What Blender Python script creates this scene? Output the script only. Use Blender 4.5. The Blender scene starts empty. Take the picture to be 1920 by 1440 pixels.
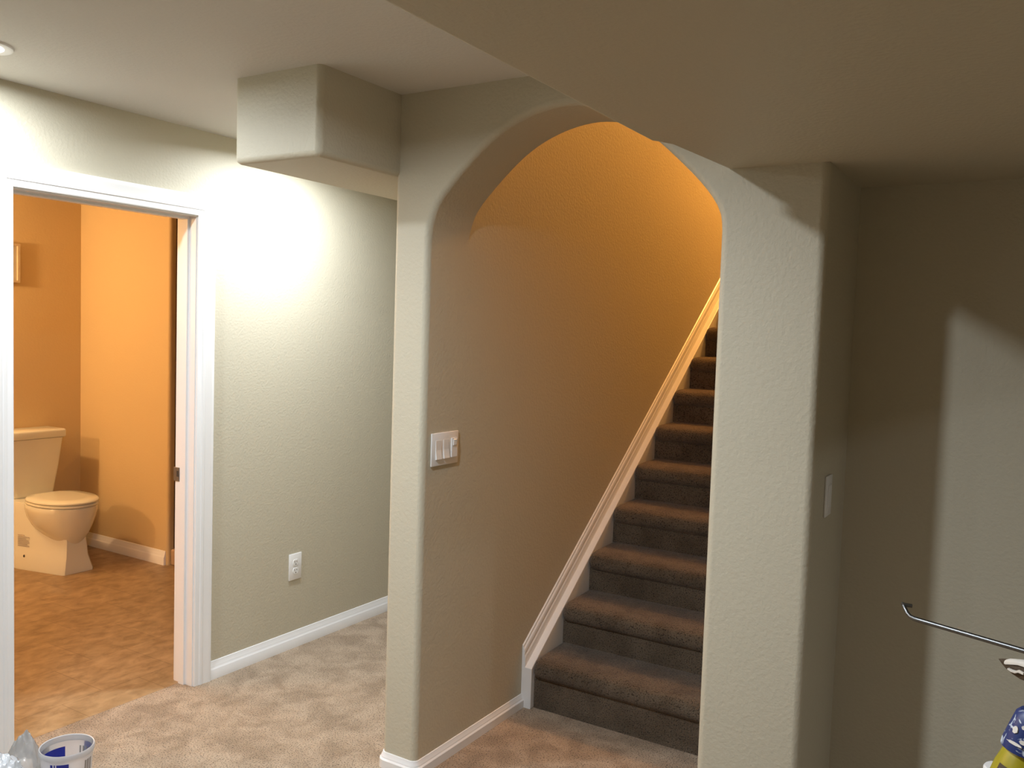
import bpy, bmesh, math, random
from mathutils import Vector, Matrix, noise
scene = bpy.context.scene
COL = scene.collection
random.seed(7)

# ------------------------------------------------------------------ camera
F_PX, CAM_H = 1627.0, 1.575
nad = Vector((83 - 960, 27900 - 720, F_PX)).normalized()          # camera frame: x right, y down, z forward
va = Vector((1972 - 960, 652 - 720, F_PX))
ydir = (va - nad * va.dot(nad)).normalized()
zdir = -nad
xdir = ydir.cross(zdir)
right = Vector((xdir.x, ydir.x, zdir.x))
down = Vector((xdir.y, ydir.y, zdir.y))
fwd = Vector((xdir.z, ydir.z, zdir.z))
cam_data = bpy.data.cameras.new('camera')
cam = bpy.data.objects.new('camera', cam_data)
COL.objects.link(cam)
up, back = -down, -fwd
cam.matrix_world = Matrix(((right.x, up.x, back.x, 0), (right.y, up.y, back.y, 0),
                           (right.z, up.z, back.z, CAM_H), (0, 0, 0, 1)))
cam_data.sensor_fit = 'HORIZONTAL'
cam_data.sensor_width = 36.0
cam_data.lens = 36.0 * F_PX / 1920.0
cam_data.clip_start = 0.02
scene.camera = cam

# ------------------------------------------------------------------ world, exposure, lamps
world = bpy.data.worlds.new('world')
scene.world = world
world.use_nodes = True
world.node_tree.nodes['Background'].inputs[0].default_value = (0.02, 0.02, 0.02, 1)
world.node_tree.nodes['Background'].inputs[1].default_value = 0.0
vs = scene.view_settings
vs.view_transform = 'Standard'
vs.look = 'None'
vs.gamma = 1.0
vs.use_curve_mapping = False
vs.exposure = 0.0
scene.cycles.max_bounces = 12
scene.cycles.diffuse_bounces = 8
scene.cycles.transparent_max_bounces = 12

COOL = (0.87, 0.935, 1.0)
WARM = (1.0, 0.62, 0.29)
# ceiling cans: x, y, watts, label
CANS = [
    (-2.748, 1.385, 24, 'round white recessed ceiling light at the left edge, near the bathroom door'),
    (-2.66, 2.80, 26, 'round white recessed ceiling light over the hallway, behind the boxed duct'),
    (-1.36, 1.06, 37, 'round white recessed ceiling light in front of the arch, beside the low soffit'),
    (2.35, 0.90, 21, 'unseen round ceiling light added to brighten the right-hand side of the room, beyond the low soffit'),  # added out of view to brighten the pier flank and right wall
    (-2.748, -0.20, 12, 'round white recessed ceiling light nearest the rear left corner of the room'),
]


def lamp(name, kind, loc, power, color, size, parent=None, spread=None):
    d = bpy.data.lights.new(name, kind)
    d.energy = power
    d.color = color
    if kind == 'AREA':
        d.shape = 'DISK'
        d.size = size
        if spread:
            d.spread = spread
    else:
        d.shadow_soft_size = size
    o = bpy.data.objects.new(name, d)
    COL.objects.link(o)
    o.location = loc
    if parent:
        o.parent = parent
    return o


lamp('vanity_lamp', 'POINT', (-5.50, 2.15, 1.95), 50, WARM, 0.05)
lamp('vanity_lamp', 'POINT', (-5.50, 0.30, 1.95), 80, WARM, 0.05)
lamp('stairwell_lamp', 'POINT', (-1.35, 6.00, 3.90), 215, (1.0, 0.46, 0.11), 0.08)

# ------------------------------------------------------------------ materials


def new_mat(name):
    m = bpy.data.materials.new(name)
    m.use_nodes = True
    nt = m.node_tree
    b = nt.nodes['Principled BSDF']
    return m, nt, b


def lin(r, g, b):
    def f(c):
        c /= 255.0
        return c / 12.92 if c <= 0.04045 else ((c + 0.055) / 1.055) ** 2.4
    return (f(r), f(g), f(b), 1.0)


def simple(name, color, rough=0.5, metal=0.0, spec=0.5, bump=0.0, bscale=60.0, bdist=0.002, detail=2.0, vary=0.0):
    m, nt, b = new_mat(name)
    b.inputs['Base Color'].default_value = color
    b.inputs['Roughness'].default_value = rough
    b.inputs['Metallic'].default_value = metal
    b.inputs['Specular IOR Level'].default_value = spec
    tc = nt.nodes.new('ShaderNodeTexCoord')
    n = nt.nodes.new('ShaderNodeTexNoise')
    n.inputs['Scale'].default_value = bscale
    n.inputs['Detail'].default_value = detail
    nt.links.new(tc.outputs['Object'], n.inputs['Vector'])
    if bump:
        bp = nt.nodes.new('ShaderNodeBump')
        bp.inputs['Strength'].default_value = bump
        bp.inputs['Distance'].default_value = bdist
        nt.links.new(n.outputs['Fac'], bp.inputs['Height'])
        nt.links.new(bp.outputs['Normal'], b.inputs['Normal'])
    if vary:
        mx = nt.nodes.new('ShaderNodeMix')
        mx.data_type = 'RGBA'
        mx.inputs['A'].default_value = tuple(c * (1 - vary) for c in color[:3]) + (1,)
        mx.inputs['B'].default_value = tuple(min(1, c * (1 + vary)) for c in color[:3]) + (1,)
        nt.links.new(n.outputs['Fac'], mx.inputs['Factor'])
        nt.links.new(mx.outputs['Result'], b.inputs['Base Color'])
    return m


M = {}
M['wall'] = simple('wall_paint', (0.525, 0.485, 0.377, 1), 0.55, spec=0.3, bump=0.35, bscale=95, bdist=0.004)
M['bath'] = simple('bathroom_paint', (0.60, 0.46, 0.26, 1), 0.6, spec=0.25, bump=0.25, bscale=95, bdist=0.003)
M['ceiling'] = simple('ceiling_paint', (0.63, 0.615, 0.57, 1), 0.8, spec=0.2, bump=0.3, bscale=80, bdist=0.004)
M['trim'] = simple('white_trim', (0.80, 0.80, 0.80, 1), 0.32, spec=0.5)
M['plate'] = simple('white_plastic', (0.80, 0.80, 0.79, 1), 0.3)
M['slot'] = simple('dark_slot', (0.03, 0.03, 0.03, 1), 0.6)
M['porcelain'] = simple('porcelain', (0.72, 0.72, 0.63, 1), 0.12, spec=0.6)
M['grey_print'] = simple('grey_print', (0.30, 0.28, 0.26, 1), 0.5)
M['sticker'] = simple('faded_print', (0.45, 0.42, 0.38, 1), 0.5)
M['steel'] = simple('steel', (0.17, 0.175, 0.18, 1), 0.36, metal=1.0, bump=0.1, bscale=200, vary=0.2)
M['nickel'] = simple('worn_nickel', (0.22, 0.21, 0.20, 1), 0.4, metal=0.8)
M['bronze'] = simple('dark_bronze', (0.055, 0.026, 0.016, 1), 0.4, metal=0.3)
M['curb'] = simple('tan_curb', (0.42, 0.30, 0.20, 1), 0.5, vary=0.15, bscale=20)
M['frame_wood'] = simple('light_wood', (0.55, 0.44, 0.30, 1), 0.5, vary=0.15, bscale=30)
M['canvas'] = simple('canvas', (0.50, 0.45, 0.36, 1), 0.8, vary=0.2, bscale=12)
M['blue_print'] = simple('blue_print', (0.012, 0.022, 0.28, 1), 0.4)
M['yellow'] = simple('yellow_paint', (0.36, 0.30, 0.012, 1), 0.35)
M['ply'] = simple('plywood', (0.42, 0.30, 0.18, 1), 0.6, vary=0.2, bscale=14)
M['cardboard'] = simple('cardboard', (0.38, 0.26, 0.15, 1), 0.8, vary=0.1, bscale=30)
M['handle'] = simple('teal_plastic', (0.05, 0.22, 0.22, 1), 0.45)
M['white_paint'] = simple('dried_white_paint', (0.75, 0.72, 0.66, 1), 0.5, bump=0.3, bscale=120)
M['bristle'] = simple('dark_bristles', (0.07, 0.045, 0.025, 1), 0.7, bump=0.5, bscale=150)


def carpet_mat(name, k=1.0):
    m, nt, b = new_mat(name)
    L = nt.links.new
    tc = nt.nodes.new('ShaderNodeTexCoord')

    def noi(scale, detail=2.0, dist=0.0):
        n = nt.nodes.new('ShaderNodeTexNoise')
        n.inputs['Scale'].default_value = scale
        n.inputs['Detail'].default_value = detail
        n.inputs['Distortion'].default_value = dist
        L(tc.outputs['Object'], n.inputs['Vector'])
        return n

    def ramp(src, p0, p1, c0, c1):
        r = nt.nodes.new('ShaderNodeValToRGB')
        r.color_ramp.elements[0].position = p0
        r.color_ramp.elements[1].position = p1
        r.color_ramp.elements[0].color = c0
        r.color_ramp.elements[1].color = c1
        L(src, r.inputs['Fac'])
        return r

    def mul(a, c, fac=1.0):
        x = nt.nodes.new('ShaderNodeMix')
        x.data_type = 'RGBA'
        x.blend_type = 'MULTIPLY'
        x.inputs['Factor'].default_value = fac
        L(a, x.inputs['A'])
        L(c, x.inputs['B'])
        return x.outputs['Result']
    nap = noi(8.5, 4.0, 0.5)
    nap_r = ramp(nap.outputs['Fac'], 0.36, 0.62, (0.74, 0.70, 0.65, 1), (1.06, 1.05, 1.04, 1))
    fleck = noi(190.0, 2.0)
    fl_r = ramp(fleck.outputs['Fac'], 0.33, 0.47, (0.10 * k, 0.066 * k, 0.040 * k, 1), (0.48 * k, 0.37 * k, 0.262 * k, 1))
    fine = noi(700.0, 1.0)
    fi_r = ramp(fine.outputs['Fac'], 0.30, 0.65, (0.60, 0.58, 0.55, 1), (1.05, 1.04, 1.03, 1))
    c = mul(mul(fl_r.outputs['Color'], nap_r.outputs['Color']), fi_r.outputs['Color'])
    L(c, b.inputs['Base Color'])
    b.inputs['Roughness'].default_value = 0.95
    b.inputs['Specular IOR Level'].default_value = 0.05
    b.inputs['Sheen Weight'].default_value = 0.15
    b.inputs['Sheen Roughness'].default_value = 0.6
    bp = nt.nodes.new('ShaderNodeBump')
    bp.inputs['Strength'].default_value = 0.9
    bp.inputs['Distance'].default_value = 0.008
    add = nt.nodes.new('ShaderNodeMath')
    add.operation = 'ADD'
    L(fleck.outputs['Fac'], add.inputs[0])
    L(nap.outputs['Fac'], add.inputs[1])
    L(add.outputs[0], bp.inputs['Height'])
    L(bp.outputs['Normal'], b.inputs['Normal'])
    return m


M['carpet'] = carpet_mat('carpet')
M['shaded_stair_carpet'] = carpet_mat('shaded_stair_carpet', 0.34)  # same carpet darkened: the stairwell shade is put into its colour


def vinyl_mat():
    m, nt, b = new_mat('stone_look_vinyl')
    L = nt.links.new
    tc = nt.nodes.new('ShaderNodeTexCoord')
    mp = nt.nodes.new('ShaderNodeMapping')
    mp.inputs['Location'].default_value = (3.69, 0.11, 0)
    L(tc.outputs['Object'], mp.inputs['Vector'])
    br = nt.nodes.new('ShaderNodeTexBrick')
    br.offset = 0.5
    br.inputs['Scale'].default_value = 1.0
    br.inputs['Brick Width'].default_value = 0.35
    br.inputs['Row Height'].default_value = 0.35
    br.inputs['Mortar Size'].default_value = 0.003
    br.inputs['Mortar Smooth'].default_value = 0.6
    br.inputs['Color1'].default_value = (0.33, 0.225, 0.125, 1)
    br.inputs['Color2'].default_value = (0.29, 0.195, 0.105, 1)
    br.inputs['Mortar'].default_value = (0.235, 0.155, 0.085, 1)
    rot = nt.nodes.new('ShaderNodeMapping')
    rot.inputs['Rotation'].default_value = (0, 0, math.pi / 2)
    L(mp.outputs['Vector'], rot.inputs['Vector'])
    L(rot.outputs['Vector'], br.inputs['Vector'])
    st = nt.nodes.new('ShaderNodeMapping')
    st.inputs['Scale'].default_value = (2.6, 1.6, 1)
    st.inputs['Rotation'].default_value = (0, 0, 0.25)
    L(tc.outputs['Object'], st.inputs['Vector'])
    n = nt.nodes.new('ShaderNodeTexNoise')
    n.inputs['Scale'].default_value = 6.5
    n.inputs['Detail'].default_value = 9.0
    n.inputs['Roughness'].default_value = 0.62
    n.inputs['Distortion'].default_value = 0.35
    L(st.outputs['Vector'], n.inputs['Vector'])
    r = nt.nodes.new('ShaderNodeValToRGB')
    r.color_ramp.elements[0].position = 0.34
    r.color_ramp.elements[0].color = (0.74, 0.70, 0.64, 1)
    r.color_ramp.elements[1].position = 0.66
    r.color_ramp.elements[1].color = (1.22, 1.22, 1.18, 1)
    L(n.outputs['Fac'], r.inputs['Fac'])
    x = nt.nodes.new('ShaderNodeMix')
    x.data_type = 'RGBA'
    x.blend_type = 'MULTIPLY'
    x.inputs['Factor'].default_value = 1.0
    L(br.outputs['Color'], x.inputs['A'])
    L(r.outputs['Color'], x.inputs['B'])
    L(x.outputs['Result'], b.inputs['Base Color'])
    b.inputs['Roughness'].default_value = 0.42
    b.inputs['Specular IOR Level'].default_value = 0.4
    return m


M['vinyl'] = vinyl_mat()


def emit_mat(name, color, strength):
    m = bpy.data.materials.new(name)
    m.use_nodes = True
    nt = m.node_tree
    b = nt.nodes['Principled BSDF']
    b.inputs['Base Color'].default_value = (0.8, 0.8, 0.8, 1)
    b.inputs['Emission Color'].default_value = tuple(color) + (1,)
    b.inputs['Emission Strength'].default_value = strength
    return m


M['lens'] = emit_mat('lit_lens', (0.95, 0.98, 1.0), 6.0)


def translucent(name, color, clear=0.3, rough=0.35, gloss=0.12):
    """cloudy thin plastic: some light straight through, some scattered, a little gloss"""
    m = bpy.data.materials.new(name)
    m.use_nodes = True
    nt = m.node_tree
    nt.nodes.clear()
    L = nt.links.new
    out = nt.nodes.new('ShaderNodeOutputMaterial')
    tl = nt.nodes.new('ShaderNodeBsdfTranslucent')
    df = nt.nodes.new('ShaderNodeBsdfDiffuse')
    tr = nt.nodes.new('ShaderNodeBsdfTransparent')
    gl = nt.nodes.new('ShaderNodeBsdfGlossy')
    tl.inputs['Color'].default_value = color
    df.inputs['Color'].default_value = color
    gl.inputs['Roughness'].default_value = rough
    a = nt.nodes.new('ShaderNodeMixShader')
    a.inputs[0].default_value = 0.5
    L(tl.outputs[0], a.inputs[1])
    L(df.outputs[0], a.inputs[2])
    c = nt.nodes.new('ShaderNodeMixShader')
    c.inputs[0].default_value = clear
    L(a.outputs[0], c.inputs[1])
    L(tr.outputs[0], c.inputs[2])
    d = nt.nodes.new('ShaderNodeMixShader')
    lw = nt.nodes.new('ShaderNodeFresnel')
    lw.inputs['IOR'].default_value = 1.45
    mth = nt.nodes.new('ShaderNodeMath')
    mth.operation = 'ADD'
    mth.inputs[1].default_value = gloss * 0.3
    L(lw.outputs[0], mth.inputs[0])
    L(mth.outputs[0], d.inputs[0])
    L(c.outputs[0], d.inputs[1])
    L(gl.outputs[0], d.inputs[2])
    L(d.outputs[0], out.inputs[0])
    return m


M['pail'] = translucent('cloudy_plastic', (0.86, 0.86, 0.88, 1), 0.10)
M['clear_bag'] = translucent('clear_film', (0.95, 0.94, 0.93, 1), 0.45, 0.15, 0.05)
M['white_bag'] = translucent('white_film', (0.88, 0.92, 0.96, 1), 0.06, 0.25, 0.2)


def spatter_mat():
    m, nt, b = new_mat('blue_spattered_plastic')
    L = nt.links.new
    tc = nt.nodes.new('ShaderNodeTexCoord')
    n = nt.nodes.new('ShaderNodeTexNoise')
    n.inputs['Scale'].default_value = 55.0
    n.inputs['Detail'].default_value = 2.5
    n.inputs['Distortion'].default_value = 1.2
    L(tc.outputs['Object'], n.inputs['Vector'])
    r = nt.nodes.new('ShaderNodeValToRGB')
    r.color_ramp.elements[0].position = 0.58
    r.color_ramp.elements[0].color = (0.012, 0.03, 0.15, 1)
    r.color_ramp.elements[1].position = 0.66
    r.color_ramp.elements[1].color = (0.55, 0.62, 0.72, 1)
    L(n.outputs['Fac'], r.inputs['Fac'])
    L(r.outputs['Color'], b.inputs['Base Color'])
    b.inputs['Roughness'].default_value = 0.4
    return m


M['spatter'] = spatter_mat()

# ------------------------------------------------------------------ mesh helpers


def link(name, bm, mat, parent=None, smooth=None, weighted=False):
    bmesh.ops.recalc_face_normals(bm, faces=bm.faces[:])
    me = bpy.data.meshes.new(name)
    bm.to_mesh(me)
    bm.free()
    me.materials.append(mat)
    if smooth is not None:
        for p in me.polygons:
            p.use_smooth = True
        me.set_sharp_from_angle(angle=math.radians(smooth))
    o = bpy.data.objects.new(name, me)
    COL.objects.link(o)
    if parent is not None:
        o.parent = parent
    if weighted:
        w = o.modifiers.new('normals', 'WEIGHTED_NORMAL')
        w.keep_sharp = True
    return o


def box(bm, x0, x1, y0, y1, z0, z1):
    v = [bm.verts.new((x, y, z)) for x in (x0, x1) for y in (y0, y1) for z in (z0, z1)]
    for f in ((0, 1, 3, 2), (4, 6, 7, 5), (0, 4, 5, 1), (2, 3, 7, 6), (0, 2, 6, 4), (1, 5, 7, 3)):
        bm.faces.new([v[i] for i in f])
    return v


def bbox(x0, x1, y0, y1, z0, z1, bev=0.0, seg=2):
    bm = bmesh.new()
    box(bm, x0, x1, y0, y1, z0, z1)
    if bev:
        bmesh.ops.bevel(bm, geom=bm.edges[:], offset=bev, segments=seg, profile=0.5, affect='EDGES')
    return bm


def prism(bm, pts, axis, a, b):
    """extrude a 2D outline along an axis; pts are in the two other axes, in x-y-z order"""
    def P(p, t):
        if axis == 0:
            return (t, p[0], p[1])
        if axis == 1:
            return (p[0], t, p[1])
        return (p[0], p[1], t)
    A = [bm.verts.new(P(p, a)) for p in pts]
    B = [bm.verts.new(P(p, b)) for p in pts]
    bm.faces.new(A)
    bm.faces.new(B[::-1])
    n = len(pts)
    for i in range(n):
        bm.faces.new((A[i], B[i], B[(i + 1) % n], A[(i + 1) % n]))


def lathe(bm, prof, seg=48, cap_bottom=False, cap_top=False, M4=None):
    rings = []
    for r, z in prof:
        ring = []
        for k in range(seg):
            t = 2 * math.pi * k / seg
            p = Vector((r * math.cos(t), r * math.sin(t), z))
            ring.append(bm.verts.new(M4 @ p if M4 else p))
        rings.append(ring)
    for a, b in zip(rings, rings[1:]):
        for k in range(seg):
            bm.faces.new((a[k], a[(k + 1) % seg], b[(k + 1) % seg], b[k]))
    if cap_bottom:
        bm.faces.new(rings[0][::-1])
    if cap_top:
        bm.faces.new(rings[-1])


def tube(bm, pts, r, seg=12):
    pts = [Vector(p) for p in pts]
    rs = r if isinstance(r, (list, tuple)) else [r] * len(pts)
    rings = []
    ref = Vector((0, 0, 1))
    for i, p in enumerate(pts):
        d = (pts[min(i + 1, len(pts) - 1)] - pts[max(i - 1, 0)]).normalized()
        u = d.cross(ref)
        if u.length < 1e-4:
            u = d.cross(Vector((1, 0, 0)))
        u.normalize()
        v = d.cross(u)
        rings.append([bm.verts.new(p + (u * math.cos(2 * math.pi * k / seg) + v * math.sin(2 * math.pi * k / seg)) * rs[i]) for k in range(seg)])
    for a, b in zip(rings, rings[1:]):
        for k in range(seg):
            bm.faces.new((a[k], a[(k + 1) % seg], b[(k + 1) % seg], b[k]))
    bm.faces.new(rings[0][::-1])
    bm.faces.new(rings[-1])


def loft(bm, sections):
    rings = [[bm.verts.new(p) for p in s] for s in sections]
    n = len(rings[0])
    for a, b in zip(rings, rings[1:]):
        for k in range(n):
            bm.faces.new((a[k], a[(k + 1) % n], b[(k + 1) % n], b[k]))
    bm.faces.new(rings[0][::-1])
    bm.faces.new(rings[-1])


def sweep(bm, path, prof):
    """mitred moulding: path is a floor-plan polyline, prof = (outward offset to the right of travel, z)"""
    path = [Vector((p[0], p[1])) for p in path]
    n = len(path)
    rows = []
    for i, p in enumerate(path):
        def nrm(a, b):
            d = (b - a).normalized()
            return Vector((d.y, -d.x))
        if i == 0:
            off = nrm(path[0], path[1])
        elif i == n - 1:
            off = nrm(path[-2], path[-1])
        else:
            n1, n2 = nrm(path[i - 1], p), nrm(p, path[i + 1])
            off = (n1 + n2) / (1 + n1.dot(n2))
        rows.append([bm.verts.new((p.x + off.x * d, p.y + off.y * d, z)) for d, z in prof])
    m = len(prof)
    for a, b in zip(rows, rows[1:]):
        for k in range(m):
            bm.faces.new((a[k], a[(k + 1) % m], b[(k + 1) % m], b[k]))
    bm.faces.new(rows[0][::-1])
    bm.faces.new(rows[-1])


def struct(o):
    o['kind'] = 'structure'
    return o


def thing(name, label, cat, loc=(0, 0, 0), group=None):
    o = bpy.data.objects.new(name, None)
    COL.objects.link(o)
    o.location = loc
    o.empty_display_size = 0.05
    tag(o, label, cat, group)
    return o


def tag(o, label, cat, group=None):
    o['label'] = label
    o['category'] = cat
    if group:
        o['group'] = group
    return o


def bevel_where(bm, test, offset, seg=5):
    es = [e for e in bm.edges if test(e.verts[0].co, e.verts[1].co)]
    bmesh.ops.bevel(bm, geom=es, offset=offset, segments=seg, profile=0.5, affect='EDGES')


# ------------------------------------------------------------------ measures of the place (metres)
XD, XD2 = -3.074, -3.19          # door wall: room side, bathroom side
ZC, ZS = 2.375, 2.042            # ceiling, low soffit
YW, YW2 = 2.362, 2.60            # arch wall: front, back
XL, XA = -1.965, -1.814           # stair wall: hallway side, stair side
XP, XR = -0.80, -0.515            # pier beside the arch
YR = 2.79                        # back wall at the right
XE, YE, YN, YH = 3.4, 7.5, -2.4, 5.4
XS = 1.5                          # right edge of the low soffit
BX, BY, BXW = -5.72, 3.54, -4.76  # bathroom: far wall, side wall, its free end
DY0, DY1, DZ = 1.655, 2.41, 2.015  # door opening
eps = 1e-4

# ------------------------------------------------------------------ setting: floors
bm = bmesh.new()
prism(bm, [(XD - 0.075, YN), (XE, YN), (XE, YR), (XP, YR), (XP, YE), (XA, YE), (XA, YH), (XD, YH), (XD, DY1 + 0.017), (XD - 0.075, DY1 + 0.017),
           (XD - 0.075, DY0 - 0.017), (XD, DY0 - 0.017), (XD, YN)][1:] , 2, -0.1, 0.0)
struct(link('floor', bm, M['carpet']))
bm = bmesh.new()
prism(bm, [(BX, -0.7), (XD2, -0.7), (XD2, DY0 - 0.017), (XD - 0.076, DY0 - 0.017), (XD - 0.076, DY1 + 0.017), (XD2, DY1 + 0.017), (XD2, 4.5), (BX, 4.5)], 2, -0.1, 0.0)
struct(link('floor_bathroom', bm, M['vinyl']))

# ceilings
bm = bmesh.new()
prism(bm, [(XD, YN), (XP, YN), (XP, YW2), (XL, YW2), (XL, YH), (XD, YH)], 2, ZC, ZC + 0.12)
struct(link('ceiling', bm, M['ceiling']))
struct(link('ceiling_right', bbox(XS, XE, YN, YR, ZC, ZC + 0.12), M['ceiling']))
struct(link('ceiling_bathroom', bbox(BX, XD2, -0.7, 4.5, ZC, ZC + 0.12), M['ceiling']))
struct(link('ceiling_stairwell', bbox(XA, XP, YW2, YE, 5.0, 5.12), M['ceiling']))

# low soffit over the right-hand side, with its small jog near the arch wall
bm = bmesh.new()
prism(bm, [(-0.85, YN), (-0.85, 1.965), (-0.792, 2.005), (-0.792, YW), (XR, YW), (XR, YR), (XS, YR), (XS, YN)], 2, ZS, ZC + 0.12)
bevel_where(bm, lambda a, b: abs(a.z - ZS) < eps and abs(b.z - ZS) < eps and max(a.x, b.x) < -0.78 and max(a.y, b.y) < YW + eps, 0.016)
struct(link('ceiling_soffit', bm, M['wall'], smooth=40, weighted=True))

# boxed duct hanging from the ceiling in front of the hallway
bm = bmesh.new()
box(bm, -2.33, -1.945, 1.973, YH, 2.098, ZC)
bevel_where(bm, lambda a, b: (abs(a.z - 2.098) < eps and abs(b.z - 2.098) < eps and not (a.y > 5 and b.y > 5)) or
            (a.y < 2 and b.y < 2 and abs(a.x - b.x) < eps), 0.02)
struct(link('ceiling_duct_box', bm, M['wall'], smooth=40, weighted=True))

# ------------------------------------------------------------------ setting: walls
# left wall with the bathroom doorway
bm = bmesh.new()
prism(bm, [(YN, 0), (DY0 - 0.018, 0), (DY0 - 0.018, DZ + 0.018), (DY1 + 0.018, DZ + 0.018), (DY1 + 0.018, 0), (YH, 0), (YH, ZC), (YN, ZC)], 0, XD2, XD)
struct(link('wall_left', bm, M['wall']))

# arch wall: rounded corners at the arch, at its left end and at the pier
AP = [(XA, 1.80), (XA, 1.85), (-1.812, 1.905), (-1.800, 1.955), (-1.762, 2.022), (-1.639, 2.140), (-1.536, 2.212), (-1.419, 2.257), (-1.30, 2.272), (-1.19, 2.252),
      (-1.08, 2.198), (-0.983, 2.124), (-0.869, 2.015), (-0.816, 1.945), (-0.802, 1.90), (-0.80, 1.85), (-0.80, 1.80)]


def catmull(P, step=0.028):
    out = []
    for i in range(1, len(P) - 2):
        p0, p1, p2, p3 = [Vector(p) for p in P[i - 1:i + 3]]
        n = max(1, round((p2 - p1).length / step))
        for k in range(n):
            t = k / n
            out.append(tuple(0.5 * (2 * p1 + (p2 - p0) * t + (2 * p0 - 5 * p1 + 4 * p2 - p3) * t * t + (3 * p1 - p0 - 3 * p2 + p3) * t ** 3)))
    out.append(tuple(P[-2]))
    return out


arch = catmull(AP)
BN = 0.022                                        # rounded corners


def opening_normals(P):
    out = []
    for i, p in enumerate(P):
        q0, q1 = Vector(P[max(i - 1, 0)]), Vector(P[min(i + 1, len(P) - 1)])
        d = (q1 - q0).normalized()
        out.append((-d.y, d.x))
    return out


loop = [(XA, 0)] + arch + [(XP, 0)]
nrm = opening_normals(loop)
nrm[0], nrm[-1] = (-1, 0), (1, 0)
loop = loop + [(XR, 0), (XR, ZC), (XL, ZC), (XL, 0)]
nrm = nrm + [(-1, 0), (-1, 0), (1, 0), (1, 0)]
bm = bmesh.new()
rings = []
for k in range(8):
    t = math.pi / 2 * k / 7
    rings.append([bm.verts.new((p[0] + n[0] * BN * (1 - math.sin(t)), YW + BN * (1 - math.cos(t)), p[1] + n[1] * BN * (1 - math.sin(t)))) for p, n in zip(loop, nrm)])
rings.append([bm.verts.new((p[0], YW2, p[1])) for p in loop])
bm.faces.new(rings[0])
bm.faces.new(rings[-1][::-1])
nl = len(loop)
for ra, rb_ in zip(rings, rings[1:]):
    for k in range(nl):
        bm.faces.new((ra[k], ra[(k + 1) % nl], rb_[(k + 1) % nl], rb_[k]))
struct(link('wall_arch', bm, M['wall'], smooth=32, weighted=True))
struct(link('wall_stair_left', bbox(XL, XA, YW2, YE, 0, 5.0), M['wall']))
bm = bmesh.new()
prism(bm, [(XP, YW2), (XR, YW2), (XR, YR), (XP + 0.12, YR), (XP + 0.12, YE), (XP, YE)], 2, 0, 5.0)
struct(link('wall_stair_right', bm, M['wall']))
struct(link('wall_stair_end', bbox(XA, XP, YE - 0.0, YE + 0.1, 0, 5.0), M['wall']))
struct(link('wall_stair_front', bbox(XA, XP, YW2 - 0.1, YW2 , ZC + 0.12, 5.0), M['wall']))
struct(link('wall_back', bbox(XR, XE, YR, YR + 0.1, 0, ZC), M['wall']))
struct(link('wall_right', bbox(XE, XE + 0.1, YN, YR, 0, ZC), M['wall']))
struct(link('wall_front', bbox(XD, XE, YN - 0.1, YN, 0, ZC), M['wall']))
struct(link('wall_hall_end', bbox(XD, XL, YH, YH + 0.1, 0, ZC), M['wall']))
# bathroom
struct(link('wall_bathroom_far', bbox(BX - 0.1, BX, -0.7, 4.5, 0, ZC), M['bath']))
struct(link('wall_bathroom_front', bbox(BX, XD2, -0.8, -0.7, 0, ZC), M['bath']))
struct(link('wall_bathroom_end', bbox(BX, XD2, 4.5, 4.6, 0, ZC), M['bath']))
bm = bbox(BX, BXW, BY, 4.5, 0, ZC)
bevel_where(bm, lambda a, b: abs(a.x - BXW) < eps and abs(b.x - BXW) < eps and abs(a.y - BY) < eps and abs(b.y - BY) < eps, 0.02)
struct(link('wall_bathroom_side', bm, M['bath'], smooth=40, weighted=True))
struct(link('wall_bathroom_door_side', bbox(XD2 - 0.006, XD2 - eps, -0.7, DY0 - 0.08, 0, ZC), M['bath']))

# ------------------------------------------------------------------ setting: baseboards
BASE = [(0, 0), (0.0155, 0), (0.0155, 0.044), (0.0140, 0.047), (0.0105, 0.052), (0.0100, 0.057), (0.0088, 0.060), (0.0050, 0.072), (0.0035, 0.079), (0, 0.080)]
BASE_LOW = [(d, z * 0.70) for d, z in BASE]


def baseboard(name, path, prof=BASE):
    bm = bmesh.new()
    sweep(bm, path, prof)
    return struct(link(name, bm, M['trim'], smooth=30))


baseboard('baseboard_left', [(XD, DY1 + 0.089), (XD, YH)])
baseboard('baseboard_left_front', [(XD, YN), (XD, DY0 - 0.089)])
q = [(XL + BN - BN * math.sin(t), YW + BN - BN * math.cos(t)) for t in [math.pi / 2 * (1 - k / 4) for k in range(5)]]
q2 = [(XA - BN + BN * math.sin(t), YW + BN - BN * math.cos(t)) for t in [math.pi / 2 * k / 4 for k in range(5)]]
baseboard('baseboard_stair_wall', [(XL, YH)] + q + q2 + [(XA, 3.0795)], BASE_LOW)
q3 = [(XP + BN - BN * math.sin(t), YW + BN - BN * math.cos(t)) for t in [math.pi / 2 * (1 - k / 4) for k in range(5)]]
q4 = [(XR - BN + BN * math.sin(t), YW + BN - BN * math.cos(t)) for t in [math.pi / 2 * k / 4 for k in range(5)]]
baseboard('baseboard_pier', [(XP, 3.08)] + q3 + q4 + [(XR, YR), (XE, YR)], BASE_LOW)
baseboard('baseboard_bathroom', [(BX, -0.7), (BX, BY), (BXW - 0.02, BY)][1:], [(d, z * 1.14) for d, z in BASE])
baseboard('baseboard_bathroom_far', [(BX, -0.7), (BX, BY - 0.016)], [(d, z * 1.14) for d, z in BASE])

# ------------------------------------------------------------------ setting: bathroom doorway
door = bpy.data.objects.new('door_1', None)
COL.objects.link(door)
door.location = (XD, (DY0 + DY1) / 2, 0)
struct(door)


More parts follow.
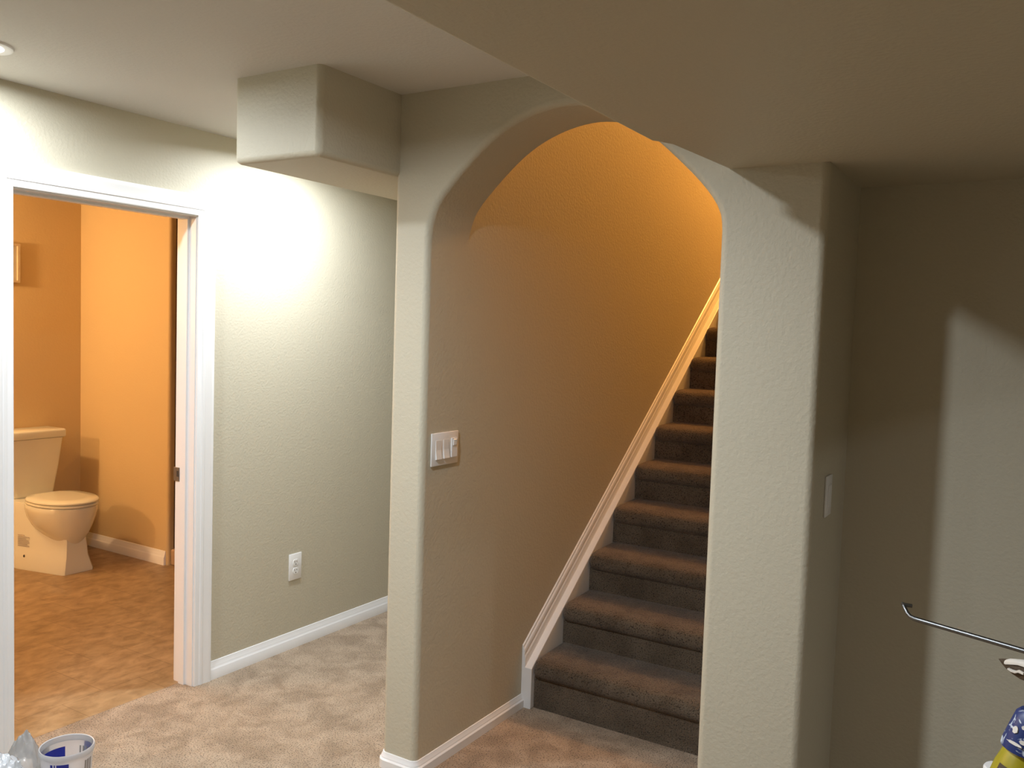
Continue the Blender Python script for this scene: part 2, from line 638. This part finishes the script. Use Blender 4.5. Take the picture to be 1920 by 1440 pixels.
def dpart(name, bm, mat, parent=door, smooth=None):
    bmesh.ops.translate(bm, verts=bm.verts[:], vec=-Vector(door.location))
    return link(name, bm, mat, parent, smooth)


CAS = [(0.0, 0.0), (0.0, 0.010), (0.004, 0.012), (0.022, 0.012), (0.026, 0.0155), (0.036, 0.0165), (0.040, 0.0145), (0.046, 0.0150),
       (0.066, 0.0185), (0.072, 0.0195), (0.080, 0.019), (0.084, 0.016), (0.084, 0.0)]


def casing(x_wall, s):
    bm = bmesh.new()
    y0, y1, zt = DY0 - 0.005, DY1 + 0.005, DZ + 0.005
    rows = []
    for (cy, cz, oy, oz) in ((y0, 0, -1, 0), (y0, zt, -1, 1), (y1, zt, 1, 1), (y1, 0, 1, 0)):
        rows.append([bm.verts.new((x_wall + s * v, cy + oy * u, cz + oz * u)) for u, v in CAS])
    m = len(CAS)
    for a, b in zip(rows, rows[1:]):
        for k in range(m):
            bm.faces.new((a[k], a[(k + 1) % m], b[(k + 1) % m], b[k]))
    bm.faces.new(rows[0][::-1])
    bm.faces.new(rows[-1])
    return bm


dpart('casing', casing(XD, 1), M['trim'], smooth=25)
dpart('casing', casing(XD2, -1), M['trim'], smooth=25)
bm = bmesh.new()
prism(bm, [(DY0 - 0.018, 0), (DY0, 0), (DY0, DZ), (DY1, DZ), (DY1, 0), (DY1 + 0.018, 0), (DY1 + 0.018, DZ + 0.018), (DY0 - 0.018, DZ + 0.018)], 0, XD2 - 0.001, XD + 0.001)
dpart('jamb', bm, M['trim'])
bm = bmesh.new()
ys0, ys1, zs_ = DY0 + 0.010, DY1 - 0.010, DZ - 0.010
prism(bm, [(DY0, 0), (ys0, 0), (ys0, zs_), (ys1, zs_), (ys1, 0), (DY1, 0), (DY1, DZ), (DY0, DZ)], 0, XD2 + 0.040, XD2 + 0.074)
dpart('door_stop', bm, M['trim'])
plate_ = dpart('strike_plate', bbox(XD2 - 0.012, XD2 + 0.026, DY1 - 0.0035, DY1 - 0.0004, 0.885, 0.945, 0.001, 1), M['nickel'])
dpart('latch_hole', bbox(XD2 + 0.010, XD2 + 0.022, DY1 - 0.0042, DY1 - 0.0030, 0.905, 0.930), M['slot'], plate_)

# ------------------------------------------------------------------ ceiling lights
first = None
for i, (x, y, w, lab) in enumerate(CANS):
    if first is None:
        t = first = thing('recessed_light', lab, 'ceiling light', (x, y, ZC), 'recessed ceiling lights')
        bm = bmesh.new()
        lathe(bm, [(0.060, -0.002), (0.062, -0.006), (0.078, -0.0085), (0.086, -0.006), (0.088, 0.0)], 48)
        link('trim_ring', bm, M['trim'], t, smooth=40)
        bm = bmesh.new()
        lathe(bm, [(0.001, -0.0045), (0.061, -0.0035)], 48, cap_bottom=True)
        link('lens', bm, M['lens'], t)
    else:
        t = first.copy()
        COL.objects.link(t)
        t.location = (x, y, ZC)
        t['label'] = lab
        for ch in [c for c in first.children if c.type == 'MESH']:
            c = ch.copy()
            c.parent = t
            COL.objects.link(c)
    lamp('lamp', 'AREA', (0, 0, -0.011), w, COOL, 0.11, t, math.radians(178 if i == 0 else 168))

# ------------------------------------------------------------------ staircase
RISE, RUN, Y0, T0, NST = 0.179, 0.2425, 3.08, 0.212, 14
XS0, XS1 = -1.766, XP - 0.001
stair = thing('staircase', 'brown carpeted staircase rising through the arched opening', 'staircase', (XA, Y0, 0))


def spart(name, bm, mat, parent=stair, smooth=None):
    bmesh.ops.translate(bm, verts=bm.verts[:], vec=-Vector((XA, Y0, 0)))
    return link(name, bm, mat, parent, smooth)


NOSE = 0.088
for k in range(NST):
    yk, top = Y0 + RUN * k, T0 + RISE * k
    ytop = yk + RUN + 0.026
    # carpeted tread wrapped over a fat nosing
    prof = [(ytop, top - 0.03), (ytop, top), (yk + 0.075, top), (yk + 0.05, top - 0.002)]
    for j in range(7):
        a = math.pi / 2 + math.pi * 0.86 * j / 6
        prof.append((yk + 0.043 + 0.043 * math.cos(a), top - 0.046 + 0.042 * math.sin(a)))
    prof += [(yk + 0.030, top - NOSE)]
    cy, cz = yk + 0.08, top - 0.05
    secs = []
    for x, s in ((XS0 + 0.0005, 0.62), (XS0 + 0.004, 0.82), (XS0 + 0.012, 0.94), (XS0 + 0.026, 1.0), (XS1, 1.0)):
        secs.append([(x, cy + (y - cy) * s if y < cy else y, cz + (z - cz) * s if y < cy else (z - (1 - s) * 0.02)) for y, z in prof])
    bm = bmesh.new()
    loft(bm, secs)
    spart('tread', bm, M['shaded_stair_carpet'], smooth=50)
    zb = 0.0 if k == 0 else top - RISE - 0.002
    spart('riser', bbox(XS0 + 0.001, XS1, yk + 0.026, yk + 0.040, zb, top - NOSE + 0.012), M['shaded_stair_carpet'])

SL = 0.732
YT = Y0 + RUN * NST
bm = bmesh.new()
prism(bm, [(Y0, 0), (Y0 + 0.10, 0), (YT, SL * (YT - Y0) - 0.12), (YT, 0.172 + SL * (YT - Y0)), (Y0, 0.172)], 0, XA + 0.0006, XS0)
bevel_where(bm, lambda a, b: abs(a.x - XS0) < eps and abs(b.x - XS0) < eps, 0.003, 2)
skirt = spart('skirt_board', bm, M['trim'])
bm = bmesh.new()
CAP = [(0, 0), (0.016, 0), (0.016, 0.040), (0.012, 0.048), (0.012, 0.056), (0.014, 0.062), (0.012, 0.074), (0.006, 0.082), (0.006, 0.090), (0.0, 0.094)]
rows = []
for yy in (Y0, YT):
    rows.append([bm.verts.new((XA + 0.0006 + d, yy, 0.172 + SL * (yy - Y0) + z)) for d, z in CAP])
m_ = len(CAP)
for k in range(m_):
    bm.faces.new((rows[0][k], rows[0][(k + 1) % m_], rows[1][(k + 1) % m_], rows[1][k]))
bm.faces.new(rows[0][::-1])
bm.faces.new(rows[1])
spart('cap_moulding', bm, M['trim'], skirt, smooth=25)

# ------------------------------------------------------------------ toilet
TY = 3.11
toilet = thing('toilet', 'white two-piece toilet with closed lid seen through the bathroom doorway', 'toilet', (-5.30, TY, 0))


def tpart(name, bm, mat=M['porcelain'], parent=toilet, smooth=45, sub=0):
    bmesh.ops.translate(bm, verts=bm.verts[:], vec=-Vector((-5.30, TY, 0)))
    o = link(name, bm, mat, parent, smooth)
    return o


# skirted pedestal: flat front, sides splaying to the back
bm = bmesh.new()
secs = []
for z, xf, hf, hb in ((0, -5.040, 0.101, 0.180), (0.012, -5.038, 0.102, 0.182), (0.10, -5.058, 0.080, 0.176), (0.20, -5.066, 0.072, 0.172),
                      (0.27, -5.075, 0.074, 0.170), (0.33, -5.12, 0.09, 0.168), (0.405, -5.20, 0.12, 0.165), (0.412, -5.20, 0.117, 0.162)):
    xb = -5.69
    r = 0.012
    s = [(xf - r, TY - hf), (xf, TY - hf + r), (xf, TY + hf - r), (xf - r, TY + hf)]
    for i in range(5):
        u = 1 - abs(i - 2) / 2
    xm = xf - 0.36
    s += [(xm, TY + hb), (xb + r, TY + hb), (xb, TY + hb - r), (xb, TY - hb + r), (xb + r, TY - hb), (xm, TY - hb)]
    secs.append([(p[0], p[1], z) for p in s])
loft(bm, secs)
tpart('pedestal', bm, smooth=35)


def egg(cx, af, ab, b, z, n=40, pw=2.0):
    out = []
    for k in range(n):
        t = 2 * math.pi * k / n
        c, s = math.cos(t), math.sin(t)
        a = af if c > 0 else ab
        e = pw if c > 0 else 3.0
        out.append((cx + a * math.copysign(abs(c) ** (2 / e), c), TY + b * math.copysign(abs(s) ** (2 / e), s), z))
    return out


bm = bmesh.new()
loft(bm, [egg(-5.16, 0.085, 0.10, 0.055, 0.165), egg(-5.165, 0.115, 0.13, 0.085, 0.195), egg(-5.18, 0.155, 0.16, 0.118, 0.235), egg(-5.20, 0.195, 0.19, 0.150, 0.285),
          egg(-5.21, 0.222, 0.21, 0.170, 0.335), egg(-5.21, 0.234, 0.22, 0.179, 0.38), egg(-5.21, 0.236, 0.22, 0.181, 0.408), egg(-5.21, 0.230, 0.215, 0.176, 0.414)])
tpart('bowl', bm)
bm = bmesh.new()
loft(bm, [egg(-5.205, 0.230, 0.205, 0.176, 0.416), egg(-5.205, 0.238, 0.21, 0.183, 0.420), egg(-5.205, 0.238, 0.21, 0.183, 0.430), egg(-5.205, 0.234, 0.208, 0.180, 0.433)])
tpart('seat', bm)
bm = bmesh.new()
loft(bm, [egg(-5.205, 0.234, 0.205, 0.180, 0.4355), egg(-5.205, 0.240, 0.21, 0.185, 0.440), egg(-5.205, 0.240, 0.21, 0.185, 0.447),
          egg(-5.205, 0.230, 0.205, 0.177, 0.455), egg(-5.215, 0.16, 0.17, 0.12, 0.458)])
tpart('lid', bm)
bm = bmesh.new()
secs = []
for z, xf, hw in ((0.412, -5.535, 0.120), (0.43, -5.525, 0.132), (0.60, -5.515, 0.160), (0.788, -5.508, 0.186)):
    s = []
    r = 0.025
    for (cx, cy, t0) in ((xf - r, TY + hw - r, 0), (-5.70 + r, TY + hw - r, 1), (-5.70 + r, TY - hw + r, 2), (xf - r, TY - hw + r, 3)):
        for j in range(4):
            a = math.pi / 2 * (t0 + j / 3)
            s.append((cx + r * math.cos(a), cy + r * math.sin(a), z))
    secs.append(s)
loft(bm, secs)
tank = tpart('tank', bm, smooth=40)
bm = bbox(-5.712, -5.498, TY - 0.198, TY + 0.198, 0.789, 0.845, 0.014, 3)
tpart('tank_lid', bm, parent=tank, smooth=40)
sk = bmesh.new()
for r_ in range(7):
    z = 0.145 + r_ * 0.011
    xa, xb = -5.41, -5.41 + (0.085, 0.070, 0.085, 0.08, 0.06, 0.085, 0.05)[r_]
    # left flank of the pedestal, y follows its splay

    def yy(x, z=z):
        t = (x + 5.06) / -0.36
        return TY - (0.077 + (0.174 - 0.077) * t) - 0.0015
    v = [sk.verts.new(p) for p in ((xa, yy(xa), z), (xb, yy(xb), z), (xb, yy(xb), z + 0.006), (xa, yy(xa), z + 0.006))]
    sk.faces.new(v)
ret = bmesh.ops.extrude_face_region(sk, geom=sk.faces[:])
bmesh.ops.translate(sk, verts=[e for e in ret['geom'] if isinstance(e, bmesh.types.BMVert)], vec=(0, 0.001, 0))
tpart('printed_sticker', sk, M['sticker'], smooth=None)
bm = bmesh.new()
lathe(bm, [(0.0005, 0.004), (0.006, 0.003), (0.009, 0.0)], 16, M4=Matrix.Translation((-5.36, TY - 0.1615, 0.085)) @ Matrix.Rotation(math.pi / 2 - 0.1, 4, 'X'))
tpart('bolt_cap', bm, M['slot'])

# ------------------------------------------------------------------ bathroom: small picture, shower front
pic = thing('picture_frame', 'small framed picture on the bathroom wall above the toilet, cut by the door casing', 'picture', (BX, 2.99, 1.79))
bm = bmesh.new()
for a in ((2.87, 3.11, 1.79, 1.805), (2.87, 3.11, 2.025, 2.04), (2.87, 2.885, 1.805, 2.025), (3.095, 3.11, 1.805, 2.025)):
    box(bm, BX + 0.001, BX + 0.028, *a)
bmesh.ops.translate(bm, verts=bm.verts[:], vec=-Vector((BX, 2.99, 1.79)))
link('frame', bm, M['frame_wood'], pic)
bm = bbox(BX + 0.001, BX + 0.014, 2.884, 3.096, 1.804, 2.026)
bmesh.ops.translate(bm, verts=bm.verts[:], vec=-Vector((BX, 2.99, 1.79)))
link('canvas', bm, M['canvas'], pic)

sh = thing('shower_front', 'dark bronze framed shower front on a low tan curb, beside the white door jamb', 'shower', (-3.98, 3.60, 0))


def shp(name, bm, mat):
    bmesh.ops.translate(bm, verts=bm.verts[:], vec=-Vector((-3.98, 3.60, 0)))
    link(name, bm, mat, sh)


shp('curb', bbox(-4.755, -3.195, 3.555, 3.66, 0, 0.105, 0.012, 3), M['curb'])
shp('frame_post', bbox(-4.757, -4.70, 3.58, 3.62, 0.106, 2.30, 0.004, 1), M['bronze'])
shp('frame_post', bbox(-3.25, -3.197, 3.58, 3.62, 0.106, 2.30, 0.004, 1), M['bronze'])
shp('frame_rail', bbox(-4.699, -3.251, 3.58, 3.62, 2.25, 2.30, 0.004, 1), M['bronze'])
shp('frame_rail', bbox(-4.699, -3.251, 3.58, 3.62, 0.106, 0.135, 0.004, 1), M['bronze'])
m_g, nt_g, b_g = new_mat('bronze_glass')
b_g.inputs['Base Color'].default_value = (0.10, 0.06, 0.04, 1)
b_g.inputs['Roughness'].default_value = 0.15
shp('panel', bbox(-4.699, -3.251, 3.594, 3.602, 0.1355, 2.2495), m_g)

# ------------------------------------------------------------------ switches and outlet
# outlet low on the left wall
oy, oz = 3.005, 0.400
out = thing('wall_outlet', 'white double electrical outlet low on the beige wall beside the bathroom door', 'outlet', (XD, oy, oz))
bm = bbox(0.0002, 0.006, -0.041, 0.041, -0.065, 0.065, 0.003, 2)
pl = link('cover_plate', bm, M['plate'], out, smooth=30)
for s in (-1, 1):
    bm = bmesh.new()
    pts = []
    for k in range(20):
        a = 2 * math.pi * k / 20
        pts.append((0.018 * math.cos(a), max(-0.0145, min(0.0145, 0.018 * math.sin(a))) + s * 0.0205))
    prism(bm, pts, 0, 0.0055, 0.0082)
    rc = link('receptacle', bm, M['plate'], out)
    bm = bmesh.new()
    box(bm, 0.0080, 0.0086, -0.0075, -0.0050, s * 0.0205 + 0.000, s * 0.0205 + 0.009)
    box(bm, 0.0080, 0.0086, 0.0050, 0.0075, s * 0.0205 + 0.001, s * 0.0205 + 0.008)
    prism(bm, [(0.003 * math.cos(2 * math.pi * k / 10), s * 0.0205 - 0.008 + 0.003 * math.sin(2 * math.pi * k / 10)) for k in range(10)], 0, 0.0080, 0.0086)
    link('slots', bm, M['slot'], rc)

# triple switch plate inside the arch
sy, sz = 2.484, 1.155
sw = thing('switch_plate', 'white three-gang light switch plate on the wall inside the arched opening', 'light switch', (XA, sy, sz))
bm = bbox(0.0002, 0.0065, -0.080, 0.080, -0.0585, 0.0585, 0.003, 2)
link('cover_plate', bm, M['plate'], sw, smooth=30)


def rocker(y0, y1, z0, z1, tip):
    bm = bmesh.new()
    prism(bm, [(0.005, z0), (tip, z0 + 0.002), (0.0085, (z0 + z1) / 2), (0.0075, z1), (0.005, z1)], 1, y0, y1)
    return bm


link('rocker_switch', rocker(-0.058, -0.026, -0.036, 0.032, 0.0135), M['plate'], sw)
link('rocker_switch', rocker(-0.012, 0.020, -0.036, 0.032, 0.0135), M['plate'], sw)
bm = bmesh.new()
box(bm, 0.006, 0.011, 0.034, 0.066, -0.034, 0.034)
dm = link('dimmer', bm, M['plate'], sw)
link('dimmer_slide', bbox(0.0112, 0.0145, 0.040, 0.058, 0.008, 0.030, 0.001, 1), M['plate'], dm)

# single switch plate on the right flank of the pier
s2 = thing('switch_plate', 'white single switch plate on the shaded side of the pier right of the arch', 'light switch', (XR, 2.541, 1.143))
link('cover_plate', bbox(0.0002, 0.006, -0.036, 0.036, -0.058, 0.058, 0.0025, 2), M['plate'], s2, smooth=30)
link('toggle', bbox(0.006, 0.0095, -0.015, 0.015, -0.032, 0.032, 0.001, 1), M['plate'], s2)

# ------------------------------------------------------------------ pail and plastic wrap on the carpet
PC = Vector((-2.615, 1.575, 0))
pail = thing('plastic_pail', 'open cloudy plastic pail with blue print standing on the carpet by the doorway', 'pail', PC)
PH, R1, R0 = 0.203, 0.080, 0.066
bm = bmesh.new()
lathe(bm, [(R0 - 0.004, 0.0), (R0, 0.004), (R1 - 0.004, PH - 0.022), (R1 - 0.0035, PH - 0.0195)], 64, cap_bottom=True)
link('body', bm, M['pail'], pail, smooth=40)
bm = bmesh.new()
lathe(bm, [(R1 - 0.0035, PH - 0.020), (R1 + 0.001, PH - 0.018), (R1 + 0.002, PH - 0.004), (R1, PH), (R1 - 0.003, PH - 0.001), (R1 - 0.004, PH - 0.016), (R1 - 0.0035, PH - 0.020)], 64)
link('rim', bm, M['pail'], pail, smooth=40)


def pail_patch(name, a0, a1, z0, z1, mat, n=14, off=0.0006, cuts=()):
    bm = bmesh.new()
    def rad(z):
        return R0 + (R1 - 0.004 - R0) * (z - 0.004) / (PH - 0.030) + off
    cols = []
    for k in range(n + 1):
        a = math.radians(a0 + (a1 - a0) * k / n)
        cols.append([bm.verts.new((rad(z) * math.cos(a), rad(z) * math.sin(a), z)) for z in (z0, z1)])
    for k in range(n):
        if k in cuts:
            continue
        bm.faces.new((cols[k][0], cols[k + 1][0], cols[k + 1][1], cols[k][1]))
    return link(name, bm, mat, pail)


# camera sees the pail from about -31 degrees; near side is there, far side opposite
AZ = math.degrees(math.atan2(-PC.y, -PC.x))
pail_patch('blue_label', AZ - 38, AZ + 4, 0.05, 0.174, M['blue_print'], cuts=(2, 4))
pail_patch('blue_label', AZ - 176, AZ - 112, 0.05, 0.166, M['blue_print'], off=-0.0008)
pail_patch('grey_lettering', AZ + 42, AZ + 66, 0.07, 0.168, M['grey_print'], cuts=(3, 7, 10))
pail_patch('grey_lettering', AZ + 120, AZ + 150, 0.09, 0.166, M['grey_print'], off=-0.0008, cuts=(2, 3, 6, 7, 10, 11))


def crumple(name, mat, base, rx, ry, h, seed, peak=(0, 0), amp=0.25, peaky=1.5):
    bm = bmesh.new()
    bmesh.ops.create_icosphere(bm, subdivisions=5, radius=1.0)
    for v in bm.verts:
        p = v.co.copy()
        n1 = noise.noise(p * 1.7 + Vector((seed, 0, 0)))
        n2 = abs(noise.noise(p * 3.6 + Vector((0, seed, 0))))
        n3 = abs(noise.noise(p * 7.5 + Vector((0, 0, seed))))
        s = 1 + amp * n1 - amp * 0.9 * n2 - amp * 0.45 * n3
        q = p * s
        z = max(0.0, (q.z + 0.55) / 1.55)
        zz = z ** peaky
        sh_ = 1.0 - 0.55 * zz if peaky > 1.2 else 1.0
        v.co = Vector((q.x * rx * sh_ + peak[0] * zz, q.y * ry * sh_ + peak[1] * zz, max(0.001, zz * h)))
    o = link(name, bm, mat, smooth=60)
    o.location = base
    return o


tag(crumple('clear_plastic_bag', M['clear_bag'], (-2.80, 1.535, 0), 0.095, 0.085, 0.215, 3.1, peak=(0.01, 0.0), amp=0.14, peaky=1.5),
    'clear crumpled plastic bag with a pointed top between the pail and the door casing', 'plastic bag')
tag(crumple('white_plastic_bag', M['white_bag'], (-2.665, 1.375, 0), 0.12, 0.105, 0.235, 8.4, amp=0.22, peaky=1.0),
    'white crumpled plastic bag lying at the lower left corner beside the pail', 'plastic bag')

# ------------------------------------------------------------------ work table at the lower right with tools on it
TZ = 0.72
table = thing('work_table', 'plywood work table at the lower right, below the tools', 'table', (0.42, 1.2, 0))
bm = bbox(-0.57, 0.58, -0.60, 0.72, TZ - 0.022, TZ, 0.002, 1)
link('table_top', bm, M['ply'], table)
for x in (-0.52, 0.50):
    for y in (-0.54, 0.54):
        link('leg', bbox(x, x + 0.05, y - 0.025, y + 0.025, 0, TZ - 0.0225), M['ply'], table)

BT = 0.970
tag(link('cardboard_box', bbox(0.012, 0.45, 1.60, 1.90, TZ, BT, 0.003, 1), M['cardboard']),
    'plain cardboard box on the work table, under the caulking gun', 'box')

# caulking gun lying on the box, its hooked rod sticking out to the left
gun = thing('caulking_gun', 'steel caulking gun whose thin hooked rod sticks out in front of the right wall', 'caulking gun', (0.20, 1.82, BT))


def gpart(name, bm, mat, parent=gun, smooth=40):
    bmesh.ops.translate(bm, verts=bm.verts[:], vec=-Vector((0.20, 1.82, BT)))
    return link(name, bm, mat, parent, smooth)


rz = 1.0
p0, p1 = Vector((-0.212, 1.981, rz)), Vector((-0.024, 1.907, rz))
dr = (p1 - p0).normalized()
sd = Vector((-dr.y, dr.x, 0))
bm = bmesh.new()
hook = [Vector((-0.237, 2.005, rz + 0.018)), Vector((-0.233, 2.001, rz + 0.012)), Vector((-0.227, 1.994, rz + 0.005)), Vector((-0.220, 1.987, rz + 0.001))]
tube(bm, hook + [p0 + dr * 0.002, p0 + dr * 0.012, p1, p0 + dr * 0.52], [0.0044] * 3 + [0.0048] + [0.0052] * 4)
tube(bm, [Vector((-0.2395, 2.012, rz + 0.0185)), Vector((-0.2375, 2.006, rz + 0.0190)), Vector((-0.2215, 2.012, rz + 0.0175))], 0.0042)
gpart('plunger_rod', bm, M['steel'])
bm = bmesh.new()
Mt = Matrix.Translation(p0 + dr * 0.30) @ Matrix(((sd.x, 0, dr.x, 0), (sd.y, 0, dr.y, 0), (0, 1, 0, 0), (0, 0, 0, 1)))
lathe(bm, [(0.006, -0.068), (0.011, -0.066), (0.012, -0.02), (0.020, 0.0), (0.028, 0.01), (0.028, 0.02)], 24, cap_bottom=True, cap_top=True, M4=Mt)
gpart('rear_collar', bm, M['handle'])
bm = bmesh.new()
lathe(bm, [(0.0265, 0.02), (0.0275, 0.021), (0.0275, 0.235), (0.0265, 0.236)], 28, cap_bottom=True, cap_top=True, M4=Mt)
gpart('cradle', bm, M['steel'])
bm = bmesh.new()
g0 = p0 + dr * 0.27
tube(bm, [g0, g0 + sd * 0.05 + dr * -0.02, g0 + sd * 0.10 + dr * -0.025], [0.012, 0.011, 0.010])
gpart('handle', bm, M['handle'])

# paint-caked brush lying on its edge on the box, bristles past the edge
by = 1.848
brush = thing('paint_brush', 'paint brush with dark bristles caked in white paint, below the hooked rod', 'paint brush', (-0.05, by, BT))
brush.rotation_euler = (0, 0, math.radians(-30))


def bpart(name, bm, mat, parent=brush, smooth=None):
    bmesh.ops.translate(bm, verts=bm.verts[:], vec=-Vector((-0.05, by, BT)))
    return link(name, bm, mat, parent, smooth)


bm = bmesh.new()
low = [(-0.050, 0.992), (-0.043, 0.9855), (-0.034, 0.9795), (-0.022, 0.9745), (-0.006, 0.9705), (0.02, 0.9702), (0.06, 0.9702)]
upp = [(-0.050, 0.9925), (-0.043, 0.9950), (-0.034, 0.9975), (-0.022, 1.0005), (-0.006, 1.0035), (0.02, 1.0065), (0.06, 1.008)]
secs = []
for (x, zl), (_, zu) in zip(low, upp):
    t = 0.001 + 0.0075 * min(1, (x + 0.05) / 0.05)
    zm = (zl + zu) / 2
    secs.append([(x, by - t * 0.5, zl), (x, by - t, zm), (x, by - t * 0.5, zu), (x, by + t * 0.5, zu), (x, by + t, zm), (x, by + t * 0.5, zl)])
loft(bm, secs)
br = bpart('bristles', bm, M['bristle'])
bm = bmesh.new()
secs = []
for x, zl, zu in ((-0.037, 0.9885, 0.9940), (-0.034, 0.9880, 0.9970), (-0.030, 0.9895, 0.9995), (-0.018, 0.9935, 1.0025), (-0.008, 0.9965, 1.0050), (0.02, 0.9975, 1.0080), (0.06, 0.9985, 1.0095)):
    t = 0.0025 + 0.0075 * min(1, (x + 0.05) / 0.05)
    secs.append([(x, by - t, zl), (x, by - t * 1.05, (zl + zu) / 2), (x, by - t * 0.6, zu), (x, by + t * 0.6, zu), (x, by + t, zl)])
loft(bm, secs)
bpart('dried_paint', bm, M['white_paint'], br, 60)
bm = bmesh.new()
secs = []
for x, zl, zu in ((-0.027, 0.9815, 0.9840), (-0.020, 0.9795, 0.9835), (-0.012, 0.9800, 0.9845), (-0.006, 0.9835, 0.9885), (0.004, 0.983, 0.987)):
    t = 0.0075 + 0.004 * min(1, (x + 0.05) / 0.05)
    secs.append([(x, by - t, zl), (x, by - t * 1.05, (zl + zu) / 2), (x, by - t, zu), (x, by, zu), (x, by, zl)])
loft(bm, secs)
bpart('dried_paint', bm, M['white_paint'], br, 60)
bpart('ferrule', bbox(0.0602, 0.105, by - 0.010, by + 0.010, 0.9702, 1.009, 0.003, 2), M['steel'])
bm = bmesh.new()
tube(bm, [(0.105, by, 0.988), (0.14, by, 0.985), (0.20, by, 0.981), (0.27, by, 0.981)], [0.010, 0.009, 0.0105, 0.008])
bpart('handle', bm, M['ply'], smooth=50)

# yellow bottle with a blue paint-spattered cap, white tube behind it
bo = thing('bottle', 'yellow bottle with a blue cap spattered with white paint, at the lower right corner', 'bottle', (-0.022, 1.47, TZ))
bo.rotation_euler = (0, math.radians(6), 0)
bm = bmesh.new()
lathe(bm, [(0.044, 0.0), (0.048, 0.004), (0.048, 0.19), (0.046, 0.205), (0.040, 0.235), (0.031, 0.262), (0.028, 0.268)], 40, cap_bottom=True, cap_top=True)
link('body', bm, M['yellow'], bo, smooth=50)
bm = bmesh.new()
lathe(bm, [(0.035, 0.2655), (0.0365, 0.266), (0.0362, 0.273), (0.029, 0.303), (0.025, 0.319), (0.020, 0.325), (0.001, 0.327)], 40, cap_bottom=True)
cp = link('cap', bm, M['spatter'], bo, smooth=40)
for (a, z, w, h) in ((226, 0.298, 0.0042, 0.0055), (246, 0.306, 0.003, 0.003), (236, 0.280, 0.011, 0.0022), (254, 0.286, 0.005, 0.003)):
    a = math.radians(a)
    r = 0.0364 + (z - 0.273) * (0.029 - 0.0362) / 0.030
    c = Vector((r * math.cos(a), r * math.sin(a), z))
    t = Vector((-math.sin(a), math.cos(a), 0))
    n_ = Vector((math.cos(a), math.sin(a), 0.25)).normalized()
    u_ = n_.cross(t)
    bm = bmesh.new()
    pts = [c + t * w * math.cos(2 * math.pi * k / 14) * (1 + 0.2 * math.sin(3 * k)) + u_ * h * math.sin(2 * math.pi * k / 14) for k in range(14)]
    lo = [bm.verts.new(p - n_ * 0.001) for p in pts]
    hi = [bm.verts.new(p + n_ * 0.0012) for p in pts]
    for k in range(14):
        bm.faces.new((lo[k], lo[(k + 1) % 14], hi[(k + 1) % 14], hi[k]))
    bm.faces.new(hi)
    link('paint_spot', bm, M['white_paint'], cp)
# small printed figure on the yellow label: a dark lozenge with a pale core
for (a0, a1, z0, z1, mat) in ((212, 238, 0.222, 0.242, 'bristle'), (219, 227, 0.215, 0.236, 'white_paint'), (222, 226, 0.221, 0.231, 'blue_print')):
    bm = bmesh.new()
    off = {'bristle': 0.0006, 'white_paint': 0.0011, 'blue_print': 0.0016}[mat]

    def rb(z):
        return 0.046 + (z - 0.205) * (0.040 - 0.046) / 0.030 if z < 0.235 else 0.040 + (z - 0.235) * (0.031 - 0.040) / 0.027
    cols = []
    for k in range(9):
        a = math.radians(a0 + (a1 - a0) * k / 8)
        zs2 = (z0, (z0 + z1) / 2, z1)
        cols.append([bm.verts.new(((rb(z) + off) * math.cos(a), (rb(z) + off) * math.sin(a), z)) for z in zs2])
    for k in range(8):
        for j in range(2):
            bm.faces.new((cols[k][j], cols[k + 1][j], cols[k + 1][j + 1], cols[k][j + 1]))
    link('printed_figure', bm, M[mat], bo)
bm = bmesh.new()
lathe(bm, [(0.023, 0.0), (0.024, 0.002), (0.024, 0.186), (0.022, 0.189), (0.012, 0.190)], 28, cap_bottom=True, cap_top=True)
tu = tag(link('sealant_tube', bm, M['plate'], smooth=40), 'white sealant tube standing behind the yellow bottle, only its top edge in view', 'tube')
tu.location = (-0.030, 1.560, TZ)
